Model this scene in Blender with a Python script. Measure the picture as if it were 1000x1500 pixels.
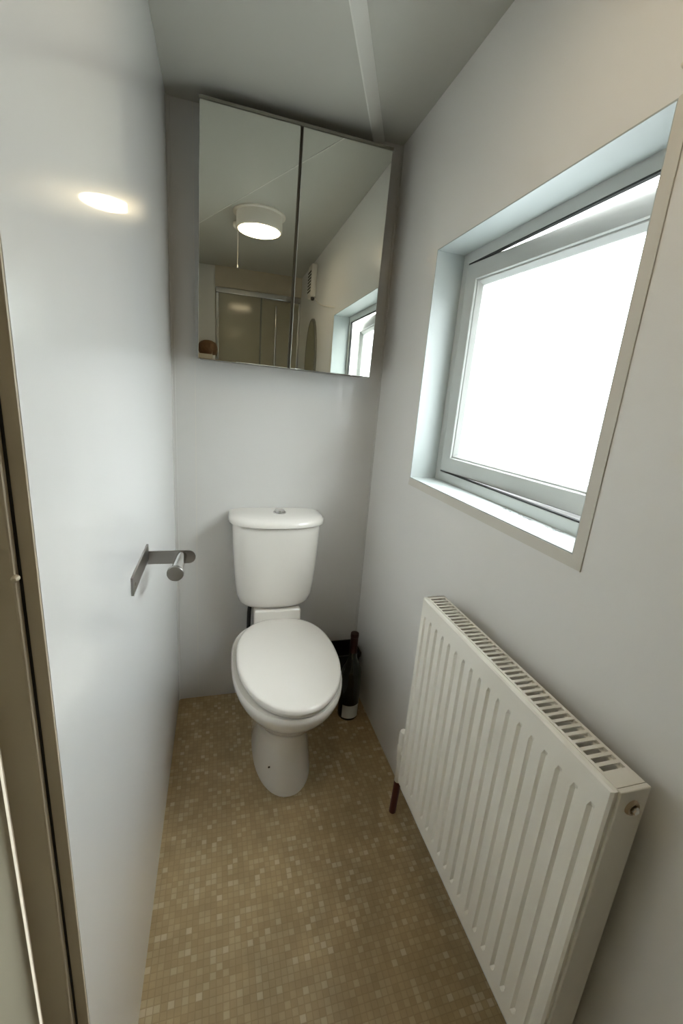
import bpy, bmesh, math, random
from mathutils import Vector, Matrix
random.seed(4)
S = bpy.context.scene
for o in list(bpy.data.objects): bpy.data.objects.remove(o)

# ---------------------------------------------------------------- camera
F_PX, PITCH, YAW, ROLL = 625.603, 0.261438, 0.290097, 0.080857
CAM = Vector((0.16404, -1.72490, 1.34803))
cd = bpy.data.cameras.new('camera'); cam = bpy.data.objects.new('camera', cd); S.collection.objects.link(cam)
cd.sensor_fit = 'HORIZONTAL'; cd.sensor_width = 36.0; cd.lens = F_PX / 1000 * 36.0; cd.clip_start = 0.01
fw = Vector((math.sin(YAW)*math.cos(PITCH), math.cos(YAW)*math.cos(PITCH), -math.sin(PITCH)))
rt = Vector((math.cos(YAW), -math.sin(YAW), 0)); up = rt.cross(fw)
r2 = math.cos(ROLL)*rt + math.sin(ROLL)*up; u2 = -math.sin(ROLL)*rt + math.cos(ROLL)*up
m = Matrix((r2, u2, -fw)).transposed().to_4x4(); m.translation = CAM
cam.matrix_world = m
S.camera = cam

# ---------------------------------------------------------------- world, exposure
SKY_STRENGTH = 10.0
LAMP_STRENGTH = 9.5
w = bpy.data.worlds.new('world'); S.world = w; w.use_nodes = True
WN = w.node_tree; bg = WN.nodes['Background']; bg.inputs[1].default_value = SKY_STRENGTH
# overcast sky: brightest overhead, darker ground below the horizon
wt = WN.nodes.new('ShaderNodeTexCoord'); ws = WN.nodes.new('ShaderNodeSeparateXYZ'); wr_ = WN.nodes.new('ShaderNodeMapRange'); wc = WN.nodes.new('ShaderNodeValToRGB')
WN.links.new(wt.outputs['Generated'], ws.inputs[0]); wr_.inputs['From Min'].default_value = -1; WN.links.new(ws.outputs[2], wr_.inputs['Value'])
WN.links.new(wr_.outputs[0], wc.inputs['Fac']); WN.links.new(wc.outputs['Color'], bg.inputs[0])
for p_, v_, in ((0.0, 0.16), (0.46, 0.20), (0.52, 0.50), (0.68, 1.30), (1.0, 2.5)):
    el = wc.color_ramp.elements[0] if p_ == 0 else (wc.color_ramp.elements[-1] if p_ == 1 else wc.color_ramp.elements.new(p_))
    el.color = (v_*.955, v_*.985, v_, 1)
S.view_settings.view_transform = 'Standard'; S.view_settings.look = 'None'
S.view_settings.gamma = 1.0; S.view_settings.use_curve_mapping = False
S.view_settings.exposure = 0.6

# ---------------------------------------------------------------- materials
def mat(name, col, rough=0.5, metal=0.0, spec=0.5, coat=0.0, bump=None, vary=0.0, coat_rough=0.05, emis=None):
    M = bpy.data.materials.new(name); M.use_nodes = True
    N = M.node_tree; b = N.nodes['Principled BSDF']
    b.inputs['Base Color'].default_value = (*col, 1); b.inputs['Roughness'].default_value = rough
    b.inputs['Metallic'].default_value = metal; b.inputs['Specular IOR Level'].default_value = spec
    b.inputs['Coat Weight'].default_value = coat; b.inputs['Coat Roughness'].default_value = coat_rough
    if emis: b.inputs['Emission Color'].default_value = (*emis[0], 1); b.inputs['Emission Strength'].default_value = emis[1]
    tc = N.nodes.new('ShaderNodeTexCoord')
    if vary:
        n = N.nodes.new('ShaderNodeTexNoise'); n.inputs['Scale'].default_value = 6; n.inputs['Detail'].default_value = 4
        N.links.new(tc.outputs['Object'], n.inputs['Vector'])
        r = N.nodes.new('ShaderNodeValToRGB')
        r.color_ramp.elements[0].color = tuple(c*(1-vary) for c in col)+(1,); r.color_ramp.elements[0].position = .3
        r.color_ramp.elements[1].color = tuple(min(1, c*(1+vary*.5)) for c in col)+(1,); r.color_ramp.elements[1].position = .7
        N.links.new(n.outputs['Fac'], r.inputs['Fac']); N.links.new(r.outputs['Color'], b.inputs['Base Color'])
    if bump:
        n = N.nodes.new('ShaderNodeTexNoise'); n.inputs['Scale'].default_value = bump[0]; n.inputs['Detail'].default_value = 3
        N.links.new(tc.outputs['Object'], n.inputs['Vector'])
        u = N.nodes.new('ShaderNodeBump'); u.inputs['Strength'].default_value = bump[1]; u.inputs['Distance'].default_value = bump[2]
        N.links.new(n.outputs['Fac'], u.inputs['Height']); N.links.new(u.outputs['Normal'], b.inputs['Normal'])
    return M

M = {}
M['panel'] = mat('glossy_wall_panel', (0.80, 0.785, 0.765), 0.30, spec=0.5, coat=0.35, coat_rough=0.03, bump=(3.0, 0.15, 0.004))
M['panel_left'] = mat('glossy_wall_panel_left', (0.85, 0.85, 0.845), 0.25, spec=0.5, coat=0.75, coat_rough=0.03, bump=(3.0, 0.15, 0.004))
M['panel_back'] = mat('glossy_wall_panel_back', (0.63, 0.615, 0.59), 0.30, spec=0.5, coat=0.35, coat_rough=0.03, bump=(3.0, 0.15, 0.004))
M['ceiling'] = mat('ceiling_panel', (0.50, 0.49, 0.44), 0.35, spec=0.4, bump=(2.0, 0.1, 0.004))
M['rear'] = mat('rear_panel', (0.80, 0.70, 0.54), 0.35, bump=(3.0, 0.1, 0.004))
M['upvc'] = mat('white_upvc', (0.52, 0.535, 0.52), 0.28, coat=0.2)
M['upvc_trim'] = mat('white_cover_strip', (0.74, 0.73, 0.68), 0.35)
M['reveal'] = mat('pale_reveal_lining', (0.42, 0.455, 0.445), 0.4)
M['seal_shade'] = mat('black_rubber_and_gap_shade', (0.02, 0.02, 0.02), 0.6)  # rubber black, also used to paint the shade in narrow gaps
M['trim'] = mat('cream_trim', (0.66, 0.63, 0.57), 0.35)
M['paint'] = mat('cream_painted_wood', (0.55, 0.47, 0.35), 0.45, vary=0.06)
M['door'] = mat('painted_door', (0.50, 0.46, 0.35), 0.5, vary=0.06)
M['ceramic'] = mat('white_ceramic', (0.77, 0.735, 0.68), 0.12, coat=0.6)
M['seat'] = mat('white_seat_plastic', (0.81, 0.77, 0.715), 0.16, coat=0.4)
M['rad'] = mat('cream_white_enamel', (0.90, 0.87, 0.80), 0.33, coat=0.15)
M['radside'] = mat('grey_white_enamel', (0.84, 0.81, 0.74), 0.35)
M['dark'] = mat('dark_inside', (0.05, 0.045, 0.035), 0.7)
M['chrome'] = mat('chrome', (0.62, 0.61, 0.60), 0.14, metal=1)
M['steel'] = mat('brushed_steel', (0.36, 0.345, 0.33), 0.30, metal=1)
M['brass'] = mat('brass', (0.45, 0.36, 0.26), 0.3, metal=1)
M['mirror'] = mat('mirror_glass', (0.80, 0.82, 0.77), 0.005, metal=1)
M['cabbody'] = mat('cabinet_edge_aluminium', (0.20, 0.19, 0.155), 0.45, metal=0.3)
M['bottle'] = mat('dark_green_glass', (0.006, 0.009, 0.007), 0.08, coat=0.3)
M['label'] = mat('paper_label', (0.62, 0.63, 0.60), 0.6, vary=0.08)
M['foil'] = mat('dark_red_foil', (0.035, 0.011, 0.011), 0.35, metal=0.3)
M['black'] = mat('black_plastic', (0.008, 0.008, 0.008), 0.45)
M['pipe'] = mat('dark_copper_pipe', (0.10, 0.022, 0.018), 0.45, metal=0.2)
M['shglass'] = mat('obscured_shower_glass', (0.40, 0.36, 0.26), 0.12, vary=0.05)
M['wicker'] = mat('brown_wicker', (0.20, 0.10, 0.04), 0.6, vary=0.4, bump=(60, 0.8, 0.01))
M['lampbody'] = mat('white_lamp_body', (0.75, 0.70, 0.62), 0.4)
M['diffuser'] = mat('lamp_diffuser', (0.9, 0.88, 0.82), 0.5, emis=((1.0, 0.80, 0.52), LAMP_STRENGTH))
M['dirt'] = mat('grey_dirt', (0.18, 0.18, 0.18), 0.8)

# frosted pane
g = bpy.data.materials.new('frosted_glass'); g.use_nodes = True; N = g.node_tree; N.nodes.clear()
out = N.nodes.new('ShaderNodeOutputMaterial'); tr = N.nodes.new('ShaderNodeBsdfTranslucent'); tr.inputs[0].default_value = (0.93, 0.97, 0.97, 1)
gl = N.nodes.new('ShaderNodeBsdfGlossy'); gl.inputs['Roughness'].default_value = 0.1
mx = N.nodes.new('ShaderNodeMixShader'); mx.inputs[0].default_value = 0.04
tp = N.nodes.new('ShaderNodeBsdfTransparent'); tp.inputs[0].default_value = (0.93, 0.96, 0.96, 1); m2 = N.nodes.new('ShaderNodeMixShader'); m2.inputs[0].default_value = 0.8
N.links.new(tr.outputs[0], m2.inputs[1]); N.links.new(tp.outputs[0], m2.inputs[2]); N.links.new(m2.outputs[0], mx.inputs[1]); N.links.new(gl.outputs[0], mx.inputs[2]); N.links.new(mx.outputs[0], out.inputs[0])
M['frost'] = g

# mosaic vinyl floor
def floor_mat():
    F = bpy.data.materials.new('mosaic_vinyl'); F.use_nodes = True; N = F.node_tree; L = N.links
    b = N.nodes['Principled BSDF']; b.inputs['Roughness'].default_value = 0.42; b.inputs['Specular IOR Level'].default_value = 0.35
    tc = N.nodes.new('ShaderNodeTexCoord')
    sc = N.nodes.new('ShaderNodeVectorMath'); sc.operation = 'SCALE'; sc.inputs['Scale'].default_value = 1/0.0150
    L.new(tc.outputs['Object'], sc.inputs[0])
    fl = N.nodes.new('ShaderNodeVectorMath'); fl.operation = 'FLOOR'; L.new(sc.outputs[0], fl.inputs[0])
    fr = N.nodes.new('ShaderNodeVectorMath'); fr.operation = 'FRACTION'; L.new(sc.outputs[0], fr.inputs[0])
    sepf = N.nodes.new('ShaderNodeSeparateXYZ'); L.new(fl.outputs[0], sepf.inputs[0])
    cmb = N.nodes.new('ShaderNodeCombineXYZ'); L.new(sepf.outputs[0], cmb.inputs[0]); L.new(sepf.outputs[1], cmb.inputs[1])
    wn = N.nodes.new('ShaderNodeTexWhiteNoise'); wn.noise_dimensions = '2D'; L.new(cmb.outputs[0], wn.inputs['Vector'])
    r = N.nodes.new('ShaderNodeValToRGB'); cr = r.color_ramp
    cols = [(0.0, (0.37, 0.265, 0.135)), (0.3, (0.40, 0.29, 0.15)), (0.6, (0.42, 0.31, 0.165)), (0.84, (0.45, 0.34, 0.19)), (0.93, (0.49, 0.385, 0.23)), (1.0, (0.55, 0.44, 0.28))]
    cr.elements[0].color = (*cols[0][1], 1); cr.elements[1].color = (*cols[-1][1], 1)
    for p, c in cols[1:-1]:
        e = cr.elements.new(p); e.color = (*c, 1)
    L.new(wn.outputs['Value'], r.inputs['Fac'])
    # grout lines
    sp = N.nodes.new('ShaderNodeSeparateXYZ'); L.new(fr.outputs[0], sp.inputs[0])
    def edge(o):
        a = N.nodes.new('ShaderNodeMath'); a.operation = 'SUBTRACT'; a.inputs[1].default_value = 0.5; L.new(o, a.inputs[0])
        c = N.nodes.new('ShaderNodeMath'); c.operation = 'ABSOLUTE'; L.new(a.outputs[0], c.inputs[0]); return c
    mxn = N.nodes.new('ShaderNodeMath'); mxn.operation = 'MAXIMUM'; L.new(edge(sp.outputs[0]).outputs[0], mxn.inputs[0]); L.new(edge(sp.outputs[1]).outputs[0], mxn.inputs[1])
    st = N.nodes.new('ShaderNodeMapRange'); st.inputs['From Min'].default_value = 0.40; st.inputs['From Max'].default_value = 0.47; L.new(mxn.outputs[0], st.inputs['Value'])
    n2 = N.nodes.new('ShaderNodeTexNoise'); n2.inputs['Scale'].default_value = 9; n2.inputs['Detail'].default_value = 5; L.new(tc.outputs['Object'], n2.inputs['Vector'])
    mr = N.nodes.new('ShaderNodeMapRange'); mr.inputs['From Min'].default_value = 0.3; mr.inputs['From Max'].default_value = 0.7; mr.inputs['To Min'].default_value = 0.84; mr.inputs['To Max'].default_value = 1.1
    L.new(n2.outputs['Fac'], mr.inputs['Value'])
    g1 = N.nodes.new('ShaderNodeMix'); g1.data_type = 'RGBA'; g1.inputs['B'].default_value = (0.31, 0.22, 0.11, 1)
    ml = N.nodes.new('ShaderNodeMath'); ml.operation = 'MULTIPLY'; ml.inputs[1].default_value = 0.65; L.new(st.outputs[0], ml.inputs[0])
    L.new(ml.outputs[0], g1.inputs['Factor']); L.new(r.outputs['Color'], g1.inputs['A'])
    vm = N.nodes.new('ShaderNodeVectorMath'); vm.operation = 'SCALE'; L.new(g1.outputs['Result'], vm.inputs[0]); L.new(mr.outputs[0], vm.inputs['Scale'])
    L.new(vm.outputs[0], b.inputs['Base Color'])
    bp = N.nodes.new('ShaderNodeBump'); bp.invert = True; bp.inputs['Strength'].default_value = 0.3; bp.inputs['Distance'].default_value = 0.001
    L.new(st.outputs[0], bp.inputs['Height']); L.new(bp.outputs[0], b.inputs['Normal'])
    return F
M['floor'] = floor_mat()

# ---------------------------------------------------------------- mesh helpers
class MB:
    def __init__(s): s.v = []; s.f = []
    def add(s, vs, fs):
        k = len(s.v); s.v += [tuple(q) for q in vs]; s.f += [tuple(i+k for i in f) for f in fs]; return s
    def box(s, x0, y0, z0, x1, y1, z1, bev=0.0, seg=2):
        x0, x1 = sorted((x0, x1)); y0, y1 = sorted((y0, y1)); z0, z1 = sorted((z0, z1))
        bm = bmesh.new(); bmesh.ops.create_cube(bm, size=1)
        for v in bm.verts: v.co = ((x0+x1)/2+v.co.x*(x1-x0), (y0+y1)/2+v.co.y*(y1-y0), (z0+z1)/2+v.co.z*(z1-z0))
        if bev: bmesh.ops.bevel(bm, geom=bm.edges[:], offset=bev, segments=seg, affect='EDGES', profile=0.5)
        bm.verts.index_update(); s.add([v.co[:] for v in bm.verts], [[v.index for v in f.verts] for f in bm.faces]); bm.free(); return s
    def rings(s, rs, cap0=True, cap1=True):
        n = len(rs[0]); vs = [p for r in rs for p in r]; fs = []
        for i in range(len(rs)-1):
            for j in range(n):
                a = i*n+j; b_ = i*n+(j+1) % n; fs.append((a, b_, b_+n, a+n))
        if cap0: fs.append(tuple(reversed(range(n))))
        if cap1: fs.append(tuple(range((len(rs)-1)*n, len(rs)*n)))
        return s.add(vs, fs)
    def tube(s, path, r, n=16, cap=True):
        path = [Vector(p) for p in path]; rs = []
        rr = r if isinstance(r, (list, tuple)) else [r]*len(path)
        ref = None
        for i, p in enumerate(path):
            d = (path[min(i+1, len(path)-1)]-path[max(i-1, 0)]).normalized()
            if ref is None: ref = Vector((0, 0, 1)) if abs(d.z) < .9 else Vector((1, 0, 0))
            a = (ref-d*ref.dot(d)).normalized(); ref = a; b_ = d.cross(a)
            rs.append([p+rr[i]*(math.cos(t)*a+math.sin(t)*b_) for t in [2*math.pi*k/n for k in range(n)]])
        return s.rings(rs, cap, cap)
    def lathe(s, prof, c, n=32, axis='z'):
        rs = []
        for r, z in prof:
            ring = []
            for k in range(n):
                t = 2*math.pi*k/n; a, b_ = r*math.cos(t), r*math.sin(t)
                if axis == 'z': ring.append((c[0]+a, c[1]+b_, c[2]+z))
                elif axis == 'y': ring.append((c[0]+a, c[1]-z, c[2]+b_))
                else: ring.append((c[0]+z, c[1]+a, c[2]+b_))
            rs.append(ring)
        return s.rings(rs)
    def build(s, name, material, parent=None, smooth=False, subsurf=0, xf=None):
        off = Vector((0, 0, 0)) if parent is None else world_loc(parent)
        vs = [Vector(v) for v in s.v]
        if xf: vs = [xf @ v for v in vs]
        if parent is None:
            origin = Vector(((min(v.x for v in vs)+max(v.x for v in vs))/2, (min(v.y for v in vs)+max(v.y for v in vs))/2, min(v.z for v in vs)))
        else: origin = sum(vs, Vector())/len(vs)
        me = bpy.data.meshes.new(name); me.from_pydata([tuple(v-origin) for v in vs], [], s.f); me.update()
        bm = bmesh.new(); bm.from_mesh(me); bmesh.ops.recalc_face_normals(bm, faces=bm.faces[:]); bm.to_mesh(me); bm.free()
        me.materials.append(material)
        o = bpy.data.objects.new(name, me); S.collection.objects.link(o)
        o.location = origin-off
        if parent: o.parent = parent
        if subsurf:
            md = o.modifiers.new('sub', 'SUBSURF'); md.levels = subsurf; md.render_levels = subsurf
        if smooth:
            for p in me.polygons: p.use_smooth = True
            if not subsurf:
                try: me.set_sharp_from_angle(angle=math.radians(40))
                except Exception: pass
        return o
def world_loc(o):
    v = Vector(o.location)
    while o.parent: o = o.parent; v += Vector(o.location)
    return v
def thing(name, loc, label=None, cat=None, kind=None, group=None):
    o = bpy.data.objects.new(name, None); S.collection.objects.link(o); o.location = loc; o.empty_display_size = .05
    return tag(o, label, cat, kind, group)
def tag(o, label=None, cat=None, kind=None, group=None):
    if label: o['label'] = label
    if cat: o['category'] = cat
    if kind: o['kind'] = kind
    if group: o['group'] = group
    return o
def struct(o, label=None, cat=None): return tag(o, label, cat, 'structure')
def frame_ring(mb, rect, prof):
    # sweep a closed profile [(inset, x)] round rect (ya, yb, za, zb) in the y-z plane
    ya, yb, za, zb = rect; rs = []
    for cy, cz, sy, sz in ((ya, za, 1, 1), (yb, za, -1, 1), (yb, zb, -1, -1), (ya, zb, 1, -1)):
        rs.append([(x, cy+sy*i, cz+sz*i) for i, x in prof])
    n = len(prof); vs = [p for r in rs for p in r]; fs = []
    for k in range(4):
        for j in range(n):
            a = k*n+j; b_ = k*n+(j+1) % n; c = ((k+1) % 4)*n
            fs.append((a, b_, c+(j+1) % n, c+j))
    return mb.add(vs, fs)

# ---------------------------------------------------------------- setting
W, H, YB = 0.80, 2.239, -3.10
WY0, WY1, WZ0, WZ1 = -0.389, -1.124, 1.099, 1.802
WX = 0.925
struct(MB().box(-0.12, YB-.1, -0.05, WX, 0.1, 0).build('floor', M['floor']), 'brown small mosaic patterned vinyl floor', 'floor')
# ceiling: a slightly lower panel on the left ends in a sloping cover strip that runs diagonally
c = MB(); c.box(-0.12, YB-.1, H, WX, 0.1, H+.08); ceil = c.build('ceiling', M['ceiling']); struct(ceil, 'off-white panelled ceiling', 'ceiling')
def sp(t, off):  # point on the diagonal joint, t metres from the back wall, off to the right
    d = Vector((-0.428, -0.904)); n_ = Vector((0.904, -0.428)); p = Vector((0.694, 0.0))+d*t+n_*off; return p.x, p.y
hl, wl = 0.027, 0.031
te = 0.694/0.428
low = [(*sp(-0.01, 0), 0), (*sp(te, 0), 0), (0.0005, 0.0, 0)]
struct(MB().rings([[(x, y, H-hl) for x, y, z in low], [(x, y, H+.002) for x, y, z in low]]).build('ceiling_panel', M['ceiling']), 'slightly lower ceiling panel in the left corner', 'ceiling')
rs = []
for t in (-0.01, te):
    rs.append([(*sp(t, wl+.001), H+.001), (*sp(t, wl), H-.0003), (*sp(t, .001), H-hl-.001), (*sp(t, -.003), H-hl-.001), (*sp(t, -.003), H+.001)])
struct(MB().rings(rs).build('trim_1', M['upvc_trim']), 'pale diagonal joint strip across the ceiling', 'trim')
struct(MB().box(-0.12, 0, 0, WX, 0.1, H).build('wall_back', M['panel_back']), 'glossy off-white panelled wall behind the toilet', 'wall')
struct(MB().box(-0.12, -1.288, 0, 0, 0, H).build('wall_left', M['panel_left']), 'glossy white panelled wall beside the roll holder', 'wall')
struct(MB().box(-0.12, YB, 0, 0, -2.06, H).add(*([], [])).box(-0.12, -2.06, 2.08, 0, -1.288, H).build('wall_left', M['rear']), 'wall round the doorway behind the camera', 'wall')
wr = MB()
wr.box(W, YB, 0, WX, WY1, H); wr.box(W, WY0, 0, WX, 0, H); wr.box(W, WY1, 0, WX, WY0, WZ0); wr.box(W, WY1, WZ1, WX, WY0, H)
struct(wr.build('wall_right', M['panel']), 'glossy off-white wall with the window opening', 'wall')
struct(MB().box(-0.12, YB-.1, 0, WX, YB, H).build('wall_front', M['rear']), 'beige wall behind the shower', 'wall')
# panel joint and corner beads
struct(MB().box(0.0785, -0.0012, 0.0, 0.0805, 0.0, H).build('trim_2', M['trim']), 'thin vertical panel joint on the back wall', 'trim')
struct(MB().box(0, -0.010, 0, 0.0025, 0, H, .0008).box(0, -0.0025, 0, 0.012, 0, H, .0008).build('trim_3', M['panel_back']), 'slim corner bead between left and back wall', 'trim')
struct(MB().box(W-.010, -0.0025, 0, W, 0, H, .0008).box(W-.0025, -0.010, 0, W, 0, H, .0008).build('trim_4', M['panel_back']), 'slim corner bead between right and back wall', 'trim')
# end of the left wall and the door recess
struct(MB().box(-0.0125, -1.2915, 0, -0.0004, -1.286, 2.09, .0004).build('trim_5', M['paint']), 'narrow upright trim closing the end of the left wall', 'trim')
d1 = thing('door_1', (-0.06, -1.68, 0), kind='structure'); d1['label'] = 'cream painted door and frame at the left edge'; d1['category'] = 'door'
MB().box(-0.0485, -1.300, 0, -0.0150, -1.280, 2.08, .0022).box(-0.0485, -2.06, 0, -0.0150, -2.045, 2.08, .002).box(-0.0485, -2.06, 2.06, -0.015, -1.285, 2.08, .002).build('door_frame', M['paint'], d1)
MB().box(-0.095, -2.045, 0.006, -0.049, -1.3005, 2.06, .002).build('door_leaf', M['door'], d1)
MB().lathe([(0.0032, 0), (0.0032, .004), (.002, .006), (0, .0065)], (-0.0145, -1.298, 1.165), 16, 'y').build('door_catch', M['paint'], d1, True)
MB().box(-0.0150, -1.292, 0, -0.0125, -1.2885, 2.06).build('gap_shade', M['seal_shade'], d1)  # black strip painting the shade in the gap beside the lining

# ---------------------------------------------------------------- window
win = thing('window_1', (W, (WY0+WY1)/2, WZ0), kind='structure'); win['label'] = 'white frosted window opened outward in the right wall'; win['category'] = 'window'
e = .004
# white lining of the reveal
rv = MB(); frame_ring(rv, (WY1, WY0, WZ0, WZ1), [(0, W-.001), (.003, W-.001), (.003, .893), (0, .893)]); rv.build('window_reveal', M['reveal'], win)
# flat angle trim on the wall: wide below and on the near side
tb = .024
def strip(pts, t=.0025):
    return MB().rings([[(W-t, y, z) for y, z in pts], [(W+.0005, y, z) for y, z in pts]])
e2 = .005
strip([(WY1-tb, WZ0-tb), (WY0+e2, WZ0-tb), (WY0+e2-.004, WZ0), (WY1, WZ0)]).build('window_trim', M['trim'], win)
strip([(WY1-tb, WZ0-tb-.0005), (WY1, WZ0), (WY1, WZ1), (WY1-tb, WZ1+e2)]).build('window_trim', M['trim'], win)
MB().box(.9055, WY1+.003, WZ0+.0005, .972, WY0-.003, WZ0+.0325, .001).build('outer_sill', M['upvc'], win)
fr = MB(); frame_ring(fr, (WY1+.003, WY0-.003, WZ0+.003, WZ1-.003), [(0, .892), (.028, .892), (.032, .894), (.032, .905), (0, .905)])
fr.build('window_frame', M['upvc'], win)
sl = MB(); frame_ring(sl, (WY1+.033, WY0-.0335, WZ0+.033, WZ1-.033), [(0, .8928), (.0040, .8928), (.0040, .9025), (0, .9025)]); sl.build('seal_gap_shade', M['seal_shade'], win)  # black seal ring, filled out to paint the dark gap round the sash
# sash, hinged on the far side and pushed out
SX = .889; py = WY0-.037; ang = math.radians(4.2)
X = Matrix.Translation((SX, py, 0)) @ Matrix.Rotation(ang, 4, 'Z') @ Matrix.Translation((-SX, -py, 0))
rect = (WY1+.040, WY0-.037, WZ0+.037, WZ1-.037)
sa = MB(); frame_ring(sa, rect, [(0, SX+.003), (.003, SX), (.047, SX), (.050, SX+.003), (.050, SX+.045), (0, SX+.045)])
sash = sa.build('window_sash', M['upvc'], win, xf=X)
be = MB(); frame_ring(be, rect, [(.0505, SX+.006), (.054, SX+.006), (.066, SX+.018), (.066, SX+.024), (.0505, SX+.024)]); be.build('glazing_bead', M['upvc'], sash, xf=X)
MB().box(SX+.026, rect[0]+.049, rect[2]+.049, SX+.032, rect[1]-.049, rect[3]-.049).build('frosted_pane', M['frost'], sash, xf=X)
# stay peg and old marks on the sill
MB().lathe([(.0025, 0), (.0025, .008), (.004, .009), (.004, .012), (0, .013)], (.878, WY1+.066, WZ0+.003), 12).build('stay_peg', M['seal_shade'], win, True)
mk = MB()
for i in range(16):
    y = -0.80-.22*random.random(); x = .872+.014*random.random(); l = .003+.012*random.random()
    mk.box(x, y, WZ0+.0031, x+.0010+.0015*random.random(), y+l, WZ0+.0036)
mk.build('sill_marks', M['dirt'], win)

# ---------------------------------------------------------------- toilet
TX = 0.400
def oval(cx, hw, yf, yb, z, n=48, sq=2.3, sqb=3.4):
    # egg outline: front rounded, back squarer
    yc = yf+(yb-yf)*0.52; pts = []
    for k in range(n):
        t = 2*math.pi*k/n; cs, sn = math.cos(t), math.sin(t)
        ex = sqb if sn > 0 else sq
        x = hw*math.copysign(abs(cs)**(2/ex), cs); y = (yb-yc if sn > 0 else yc-yf)*math.copysign(abs(sn)**(2/ex), sn)
        pts.append((cx+x, yc+y, z))
    return pts
toilet = thing('toilet', (TX, -0.34, 0), 'white close-coupled toilet with its lid closed against the back wall', 'toilet')
pan = MB()
prof = [(0.0, .103, -.568, -.150), (.004, .109, -.575, -.145), (.025, .107, -.574, -.145), (.10, .099, -.556, -.145), (.17, .098, -.548, -.145), (.215, .104, -.552, -.14),
        (.245, .118, -.568, -.13), (.275, .137, -.594, -.12), (.31, .157, -.625, -.115), (.345, .177, -.660, -.11), (.375, .187, -.682, -.11), (.395, .191, -.689, -.11), (.409, .191, -.689, -.11), (.415, .186, -.684, -.115)]
pan.rings([oval(TX, hw, yf, yb, z, sq=2.15, sqb=3.0) for z, hw, yf, yb in prof])
pan.build('pan', M['ceramic'], toilet, True)
led = MB(); led.box(TX-.097, -.150, .385, TX+.095, -.020, .491, .010, 3); led.build('cistern_ledge', M['ceramic'], toilet, True)
def lidout(z, grow=0.0, n=72):
    pts = []
    yb, ym, yf, hm = -.142, -.405, -.690, .178
    for k in range(n):  # front half: from right to left, then back half
        t = 2*math.pi*k/n; cs, sn = math.cos(t), math.sin(t)
        if sn <= 0:
            x = (hm+grow)*cs; y = ym+(ym-yf+grow)*sn
        else:
            # superellipse back
            x = (hm+grow)*math.copysign(abs(cs)**(2/2.5), cs); y = ym+(yb-ym+grow)*abs(sn)**(2/2.5)
        pts.append((TX+.004+x, y, z))
    return pts
# seat ring with an open middle
sr = MB(); o1 = lidout(.416, -.012); o2 = lidout(.419, -.008); o3 = lidout(.430, -.008); o4 = lidout(.432, -.012)
sr.rings([o1, o2, o3, o4]); sr.build('seat', M['seat'], toilet, True)
ld = MB(); ld.rings([lidout(.4345, -.002), lidout(.437, .0015), lidout(.446, .0), lidout(.4495, -.003), lidout(.4510, -.010), lidout(.4520, -.03), lidout(.4535, -.08), lidout(.4540, -.12)])
ld.build('lid', M['seat'], toilet, True)
for sx in (-1, 1): MB().tube([(TX+.004+sx*.055-.022, -.152, .436), (TX+.004+sx*.055+.022, -.152, .436)], .011, 16).build('lid_hinge', M['seat'], toilet, True)
def dshape(hw, yf, z, yb=-.012, n=40, k=2.6):
    pts = []
    yc = yb-.05
    for j in range(n+1):
        t = math.pi*j/n; cs, sn = math.cos(t), math.sin(t)
        pts.append((TX-.010+hw*math.copysign(abs(cs)**(2/k), cs), yc-(yc-yf)*abs(sn)**(2/k), z))
    pts.append((TX-.010-hw, yb, z)); pts.append((TX-.010+hw, yb, z)); return pts
cis = MB(); cis.rings([dshape(hw, yf, z, yb) for z, hw, yf, yb in ((.490, .098, -.108, -.03), (.493, .118, -.128, -.02), (.501, .135, -.144, -.014), (.516, .148, -.155, -.012), (.545, .157, -.162, -.012), (.60, .163, -.168, -.012), (.68, .169, -.172, -.012), (.78, .174, -.176, -.012), (.846, .176, -.177, -.012))])
cis.build('cistern', M['ceramic'], toilet, True)
cl = MB(); cl.rings([dshape(hw, yf, z, -.008) for z, hw, yf in ((.849, .184, -.184), (.852, .189, -.190), (.861, .190, -.192), (.870, .188, -.189), (.877, .180, -.180), (.882, .158, -.160), (.885, .12, -.13), (.886, .06, -.09))])
clid = cl.build('cistern_lid', M['ceramic'], toilet, True)
bt = MB(); bt.lathe([(.026, 0), (.026, .003), (.024, .005), (.0225, .005), (.0225, .004)], (TX-.002, -.080, .8855), 32); bt.build('button_surround', M['chrome'], clid, True)
MB().lathe([(.021, 0), (.021, .008), (.018, .011), (0, .012)], (TX-.002, -.080, .8865), 32).build('flush_button', M['chrome'], clid, True)
MB().lathe([(.004, 0), (.004, .0015), (0, .0018)], (TX-.068, -.546, .115), 12, 'y').build('fixing_hole', M['dark'], toilet, True)
MB().tube([(.288, -.05, 0.0), (.288, -.05, .30), (.290, -.055, .44), (.296, -.06, .515)], .0085, 14).build('supply_hose', M['black'], toilet, True)

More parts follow.
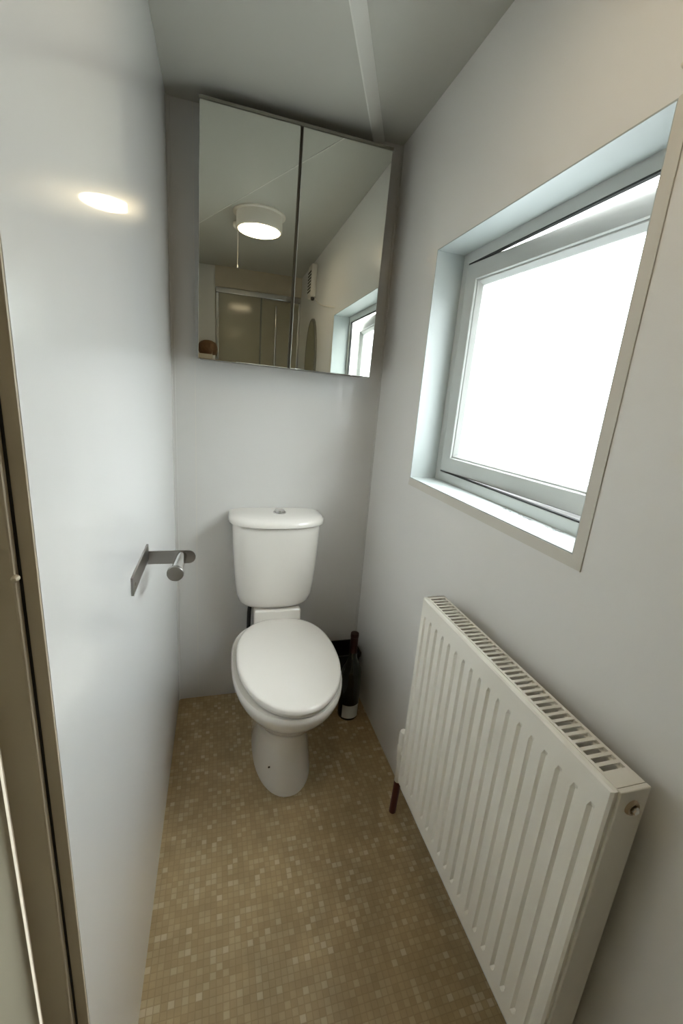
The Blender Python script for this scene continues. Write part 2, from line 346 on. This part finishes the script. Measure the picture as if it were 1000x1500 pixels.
# ---------------------------------------------------------------- mirror cabinet
CX0, CX1, CZ0, CZ1, CY = .0994, .7129, 1.4325, 2.1615, -.128
cab = thing('mirror_cabinet', ((CX0+CX1)/2, -.06, CZ0), 'two-door mirrored wall cabinet high above the toilet', 'cabinet')
RX = Matrix.Translation(((CX0+CX1)/2, 0, (CZ0+CZ1)/2)) @ Matrix.Rotation(.0145, 4, 'Y') @ Matrix.Translation((-(CX0+CX1)/2, 0, -(CZ0+CZ1)/2))
body = MB().box(CX0+.004, CY+.022, CZ0+.003, CX1-.004, -.002, CZ1-.001, .001); body.box(CX0-.001, CY+.001, CZ1-.003, CX1+.003, -.002, CZ1+.006, .0008)
body.build('cabinet_body', M['cabbody'], cab, xf=RX)
xm = (CX0+CX1)/2+.001
for k, (a, b_) in enumerate(((CX0, xm-.0035), (xm+.0035, CX1))):
    dr = MB().box(a, CY+.004, CZ0, b_, CY+.019, CZ1-.004, .0006).build('door', M['cabbody'], cab, xf=RX)
    MB().box(a+.001, CY, CZ0+.001, b_-.001, CY+.0042, CZ1-.005, .0012, 1).build('mirror_glass', M['mirror'], dr, xf=RX)

# ---------------------------------------------------------------- radiator
RXF, RY0, RY1, RZ0, RZ1 = .706, -.7586, -1.3723, .201, .835
rad = thing('radiator', (.74, (RY0+RY1)/2, RZ0), 'cream white double panel radiator on the right wall below the window', 'radiator')
def flute_panel(xf_, sgn):
    # height field: pressed grooves in a flat face
    pitch = .0331; n = 18; gd = .0060; g0 = .0018; g1 = .0062
    margin = ((RY0-RY1)-pitch*(n-1))/2
    ys = [0, .004]
    for k in range(n):
        c_ = margin+k*pitch
        if k < n: ys += [c_-g1, c_-g0, c_+g0, c_+g1]
    L_ = RY0-RY1; ys += [L_-.004, L_]; ys = sorted(y for y in ys if 0 <= y <= L_)
    zt, zb = RZ1-.045, RZ0+.038
    zs = [RZ0, RZ0+.003, RZ0+.015, zb-.004, zb, zb+.010, zb+.018, RZ0+.20, RZ0+.35, zt-.020, zt-.012, zt, zt+.004, RZ1-.010, RZ1-.003, RZ1]
    def h(y, z):
        c_ = min(abs(y-(margin+k*pitch)) for k in range(n))
        a = max(0, min(1, (g1-c_)/(g1-g0)))
        b_ = max(0, min(1, (z-zb)/.010)) * max(0, min(1, (zt-z)/.012))
        d = gd*min(a, 1)*b_
        e_ = 0.0
        if z <= RZ0 or z >= RZ1 or y <= 0 or y >= L_: e_ = .003
        return d+e_
    vs = []; fs = []
    for z in zs:
        for y in ys: vs.append((xf_+sgn*h(y, z), RY0-y, z))
    nn = len(ys)
    for i in range(len(zs)-1):
        for j in range(nn-1): fs.append((i*nn+j, i*nn+j+1, (i+1)*nn+j+1, (i+1)*nn+j))
    m_ = MB().add(vs, fs)
    # back skin and rim to give the sheet a body
    k = len(m_.v); xb = xf_+sgn*.012
    bord = [j for j in range(nn)]+[i*nn+nn-1 for i in range(1, len(zs))]+[(len(zs)-1)*nn+j for j in range(nn-2, -1, -1)]+[i*nn for i in range(len(zs)-2, 0, -1)]
    bv = [(xb, m_.v[i][1], m_.v[i][2]) for i in bord]; m_.v += bv
    for q in range(len(bord)):
        q2 = (q+1) % len(bord); m_.f.append((bord[q], bord[q2], k+q2, k+q))
    m_.f.append(tuple(range(k, k+len(bord))))
    return m_
flute_panel(RXF, 1).build('front_panel', M['rad'], rad, False)
MB().box(.757, RY0-.004, RZ0, .769, RY1+.004, RZ1-.004, .003).build('back_panel', M['rad'], rad)
# convector fins between the panels
fn = MB()
for i in range(30):
    y = RY0-.02-i*.0197; fn.box(.721, y, RZ0+.03, .754, y-.0012, RZ1-.045)
fn.build('convector_fins', M['dark'], rad)
# top grille with slots
gx0, gx1, gz = .7165, .7705, RZ1+.0005
gr = MB(); ns = 37; ya, yb = RY0-.014, RY1+.026; pt = (ya-yb)/ns; sw = pt*.58
gr.box(gx0, RY0-.001, gz-.002, gx1, ya, gz+.001); gr.box(gx0, yb, gz-.002, gx1, RY1+.0045, gz+.001)
gr.box(gx0, ya, gz-.010, gx0+.0055, yb, gz+.001, .0006); gr.box(gx1-.0060, ya, gz-.010, gx1, yb, gz+.001, .0006)
for i in range(ns):
    y = ya-i*pt; gr.box(gx0+.004, y-sw, gz-.0015, gx1-.005, y-pt, gz+.0008)
gr.build('top_grille', M['rad'], rad)
for y, yy in ((RY1-.0045, RY1+.004), (RY0+.001, RY0-.006)):
    MB().box(gx0-.001, y, RZ0+.006, gx1+.0015, yy, RZ1+.0015, .0015).build('side_panel', M['radside'], rad)
bv = MB(); bv.lathe([(.0125, -.001), (.0125, .002), (.0105, .0045), (.0085, .0045), (.008, .002)], (.7435, RY1-.0045, .806), 24, 'y'); b1 = bv.build('plug_surround', M['brass'], rad, True)
MB().lathe([(.0065, 0), (.0065, .006), (.005, .008), (0, .008)], (.7435, RY1-.0060, .806), 6, 'y').build('bleed_valve', M['chrome'], b1)
vl = MB(); vl.tube([(.738, RY0+.0, .262), (.738, RY0+.055, .262)], .010, 16)
vl.lathe([(.011, -.125), (.0115, -.120), (.0115, -.045), (.014, -.040), (.014, -.012), (.016, -.008), (.016, .015), (.0125, .020), (.0125, .030), (.016, .032), (.0155, .062), (.012, .072), (0, .074)], (.738, RY0+.056, .262), 20)
vl.build('radiator_valve', M['rad'], rad, True)
MB().tube([(.738, RY0+.056, .139), (.738, RY0+.058, .08), (.738, RY0+.064, .0)], .0115, 16).build('supply_pipe', M['pipe'], rad, True)
for yy in (-.85, -1.28): MB().box(.768, yy, .30, .799, yy-.03, .74, .002).build('wall_bracket', M['radside'], rad)

# ---------------------------------------------------------------- roll holder
hol = thing('toilet_roll_holder', (0, -.785, .955), 'empty steel toilet roll holder with a rod arm on the left wall', 'toilet roll holder')
MB().box(0.0002, -.885, .940, .0045, -.688, .978, .0008).build('back_plate', M['steel'], hol)
ar = MB(); pr = [(0.003, -.6880)]
zc, hh, xe = .944, .0165, .094
side = [(0.002, zc-hh)]+[(xe+hh*math.sin(t), zc-hh*math.cos(t)) for t in [math.pi*k/14 for k in range(15)]]+[(0.002, zc+hh)]
ar.rings([[(x, -.691, z) for x, z in side], [(x, -.687, z) for x, z in side]]); ar.build('arm', M['steel'], hol)
MB().tube([(.078, -.690, .946), (.0755, -.735, .945), (.0725, -.786, .943)], [.0125, .0125, .0135], 28).build('rod', M['chrome'], hol, True)
MB().lathe([(.0165, -.006), (.0182, -.004), (.0182, .001), (.017, .003), (0, .0032)], (.0722, -.788, .943), 28, 'y').build('rod_cap', M['steel'], hol, True)
MB().lathe([(.0035, 0), (.0035, .0015), (0, .002)], (.0042, -.865, .957), 14, 'x').build('screw', M['chrome'], hol, True)

# ---------------------------------------------------------------- bottle and bin in the corner
bo = thing('wine_bottle', (.714, -.222, 0), 'dark wine bottle with red foil neck standing in the back right corner', 'bottle')
MB().lathe([(.030, .001), (.040, 0), (.0440, .006), (.0445, .02), (.0445, .20), (.0430, .222), (.036, .247), (.024, .272), (.0175, .292), (.0155, .33), (.0152, .365)], (.714, -.222, 0), 40).build('bottle_body', M['bottle'], bo, True)
MB().lathe([(.0160, .306), (.0164, .31), (.0163, .386), (.0175, .387), (.0175, .398), (.0165, .403), (0, .404)], (.714, -.222, 0), 28).build('foil_capsule', M['foil'], bo, True)
lb = MB(); nn = 24; a0, a1 = math.radians(-142), math.radians(-40); vs = []
for r_ in (.0447, .0453):
    for z in (.014, .076):
        for k in range(nn): t = a0+(a1-a0)*k/(nn-1); vs.append((.714+r_*math.cos(t), -.222+r_*math.sin(t), z))
fs = []
for k in range(nn-1): fs += [(k, k+1, nn+k+1, nn+k), (2*nn+k, 3*nn+k, 3*nn+k+1, 2*nn+k+1), (nn+k, nn+k+1, 3*nn+k+1, 3*nn+k), (k, 2*nn+k, 2*nn+k+1, k+1)]
fs += [(0, nn, 3*nn, 2*nn), (nn-1, 3*nn-1, 4*nn-1, 2*nn-1)]
lb.add(vs, fs).build('paper_label', M['label'], bo, True)
bn = thing('waste_bin', (.715, -.088, 0), 'black plastic bin in the corner behind the wine bottle', 'bin')
def rrect(x0, y0, x1, y1, z, r=.02, n=5):
    p = []
    for cx, cy, a in ((x1-r, y1-r, 0), (x0+r, y1-r, 90), (x0+r, y0+r, 180), (x1-r, y0+r, 270)):
        for k in range(n+1): t = math.radians(a+90*k/n); p.append((cx+r*math.cos(t), cy+r*math.sin(t), z))
    return p
MB().rings([rrect(.655, -.125, .755, -.030, 0), rrect(.652, -.128, .760, -.028, .02), rrect(.640, -.142, .785, -.018, .236), rrect(.643, -.139, .782, -.021, .236), rrect(.656, -.124, .757, -.032, .03)], True, True).build('bin_body', M['black'], bn, True)
MB().rings([rrect(.637, -.145, .788, -.015, .229), rrect(.637, -.145, .788, -.015, .241), rrect(.644, -.138, .781, -.022, .242), rrect(.644, -.138, .781, -.022, .230)], False, False).build('bin_rim', M['black'], bn, True)

# ---------------------------------------------------------------- ceiling lamp and what the mirrors show behind the camera
LX, LY = .365, -1.14
lamp = thing('ceiling_lamp', (LX, LY, H-.085), 'round lit ceiling lamp seen in the cabinet mirror', 'ceiling lamp')
MB().lathe([(.135, .085), (.135, .079), (.128, .077), (.118, .077)], (LX, LY, H-.085), 48).build('base_ring', M['lampbody'], lamp, True)
MB().lathe([(.112, .080), (.118, .078), (.120, .020), (.118, .010), (.112, .006), (.108, .008), (.108, .02)], (LX, LY, H-.085), 48).build('lamp_housing', M['lampbody'], lamp, True)
MB().lathe([(.109, .012), (.107, .004), (.095, .0), (0, -.003)], (LX, LY, H-.085), 48).build('diffuser', M['diffuser'], lamp, True)
cord = thing('pull_cord', (.262, -1.32, H-.03), 'white ceiling pull cord beside the lamp, seen in the mirror', 'pull cord')
MB().lathe([(.028, .03), (.028, .012), (.018, 0), (.004, -.002)], (.262, -1.32, H-.03), 28).build('switch_base', M['lampbody'], cord, True)
MB().tube([(.262, -1.32, H-.03), (.262, -1.32, 2.03)], .0008, 8).build('cord', M['lampbody'], cord, True)
MB().lathe([(.0015, .0), (.003, -.004), (.0035, -.012), (.002, -.016), (0, -.017)], (.262, -1.32, 2.03), 16).build('cord_knob', M['lampbody'], cord, True)

sh = thing('shower_enclosure', (.46, -2.3, 0), 'chrome framed shower enclosure with obscured glass, seen in the mirror', 'shower enclosure')
MB().box(.135, -2.320, 2.055, .799, -2.280, 2.095, .004).build('top_rail', M['chrome'], sh)
MB().box(.135, -2.315, 0, .160, -2.285, 2.055, .003).build('post', M['chrome'], sh)
MB().box(.780, -2.315, 0, .799, -2.285, 2.055, .003).build('post', M['chrome'], sh)
MB().box(.160, -2.304, .10, .480, -2.297, 2.055).build('glass_panel', M['shglass'], sh)
dd = MB().box(.488, -2.292, .10, .780, -2.285, 2.050).build('glass_door', M['shglass'], sh)
MB().tube([(.60, -2.276, 1.35), (.60, -2.270, 1.40), (.60, -2.270, 1.96), (.60, -2.276, 2.01)], .009, 12).build('door_handle', M['chrome'], dd, True)
MB().box(.478, -2.306, .10, .490, -2.280, 2.055, .002).build('centre_stile', M['cabbody'], sh)
MB().box(.190, -2.75, 0, .799, -2.287, .10, .006).build('shower_tray', M['ceramic'], sh)
struct(MB().box(0.132, -2.325, 2.096, W, -2.275, H).build('trim_6', M['paint']), 'added cream fascia covering the dark gap above the shower rail', 'trim')  # added piece, hides the unlit band between rail and ceiling
struct(MB().box(0.0, -2.33, 0, .132, -2.29, H-.001).build('wall_return', M['trim']), 'narrow wall beside the shower enclosure', 'wall')

tc_ = thing('tall_cabinet', (.065, -2.19, 0), 'slim cream cabinet between door and shower, under the basket', 'cabinet')
MB().box(.002, -2.275, 0, .115, -2.09, 1.585, .003).build('cabinet_body', M['paint'], tc_)
dr = MB().box(.116, -2.272, .05, .130, -2.095, 1.58, .003).build('door', M['trim'], tc_)
MB().tube([(0.132, -2.12, .90), (0.149, -2.12, .91), (0.149, -2.12, 1.02), (0.132, -2.12, 1.03)], .004, 10).build('handle', M['chrome'], dr, True)
bk = MB(); cx, cy, z0 = .080, -2.185, 1.586
rs = [[(cx+r_*1.0*math.cos(2*math.pi*k/40)*(1+.012*(-1)**(k+i)), cy+r_*.95*math.sin(2*math.pi*k/40)*(1+.012*(-1)**(k+i)), z0+z) for k in range(40)] for i, (r_, z) in enumerate([(.050, 0), (.062, .008), (.070, .024), (.074, .040), (.073, .058), (.066, .076), (.052, .092), (.030, .102), (.010, .105)])]
bk.rings(rs); tag(bk.build('wicker_basket', M['wicker'], None, True), 'small brown wicker basket seen at the left of the mirror', 'basket')

om = thing('oval_mirror', (W-.01, -1.73, 1.27), 'oval wall mirror on the right wall, seen in the cabinet mirror', 'mirror')
def ell(x, a, b_, n=48): return [(x, -1.73+a*math.cos(2*math.pi*k/n), 1.57+b_*math.sin(2*math.pi*k/n)) for k in range(n)]
MB().rings([ell(W-.0005, .180, .295), ell(W-.012, .180, .295), ell(W-.016, .174, .289), ell(W-.016, .166, .281), ell(W-.012, .164, .279)]).build('mirror_frame', M['cabbody'], om, True)
MB().rings([ell(W-.0125, .1635, .2785), ell(W-.0145, .1635, .2785)]).build('mirror_glass', M['mirror'], om)

ht = thing('wall_heater', (W-.04, -1.70, 2.0), 'small cream heater high on the right wall, seen in the mirror', 'heater')
MB().box(W-.040, -1.80, 1.995, W-.001, -1.68, 2.20, .008, 3).build('heater_case', M['lampbody'], ht, True)
gg = MB()
for i in range(7): gg.box(W-.043, -1.79, 2.03+i*.020, W-.039, -1.69, 2.038+i*.020)
gg.build('grille', M['dark'], ht)
MB().lathe([(.010, .02), (.012, .015), (.010, 0), (0, -.001)], (W-.022, -1.70, 1.976), 16).build('control_knob', M['dark'], ht, True)
cb = MB().tube([(W-.0045, -1.69, 1.985), (W-.0045, -1.60, 1.945), (W-.0045, -1.45, 1.905), (W-.0045, -1.30, 1.874), (W-.0045, -1.12, 1.840)], .004, 12); tag(cb.build('cable', M['lampbody'], None, True), 'thin white cable running along the right wall from the heater to the window', 'cable')
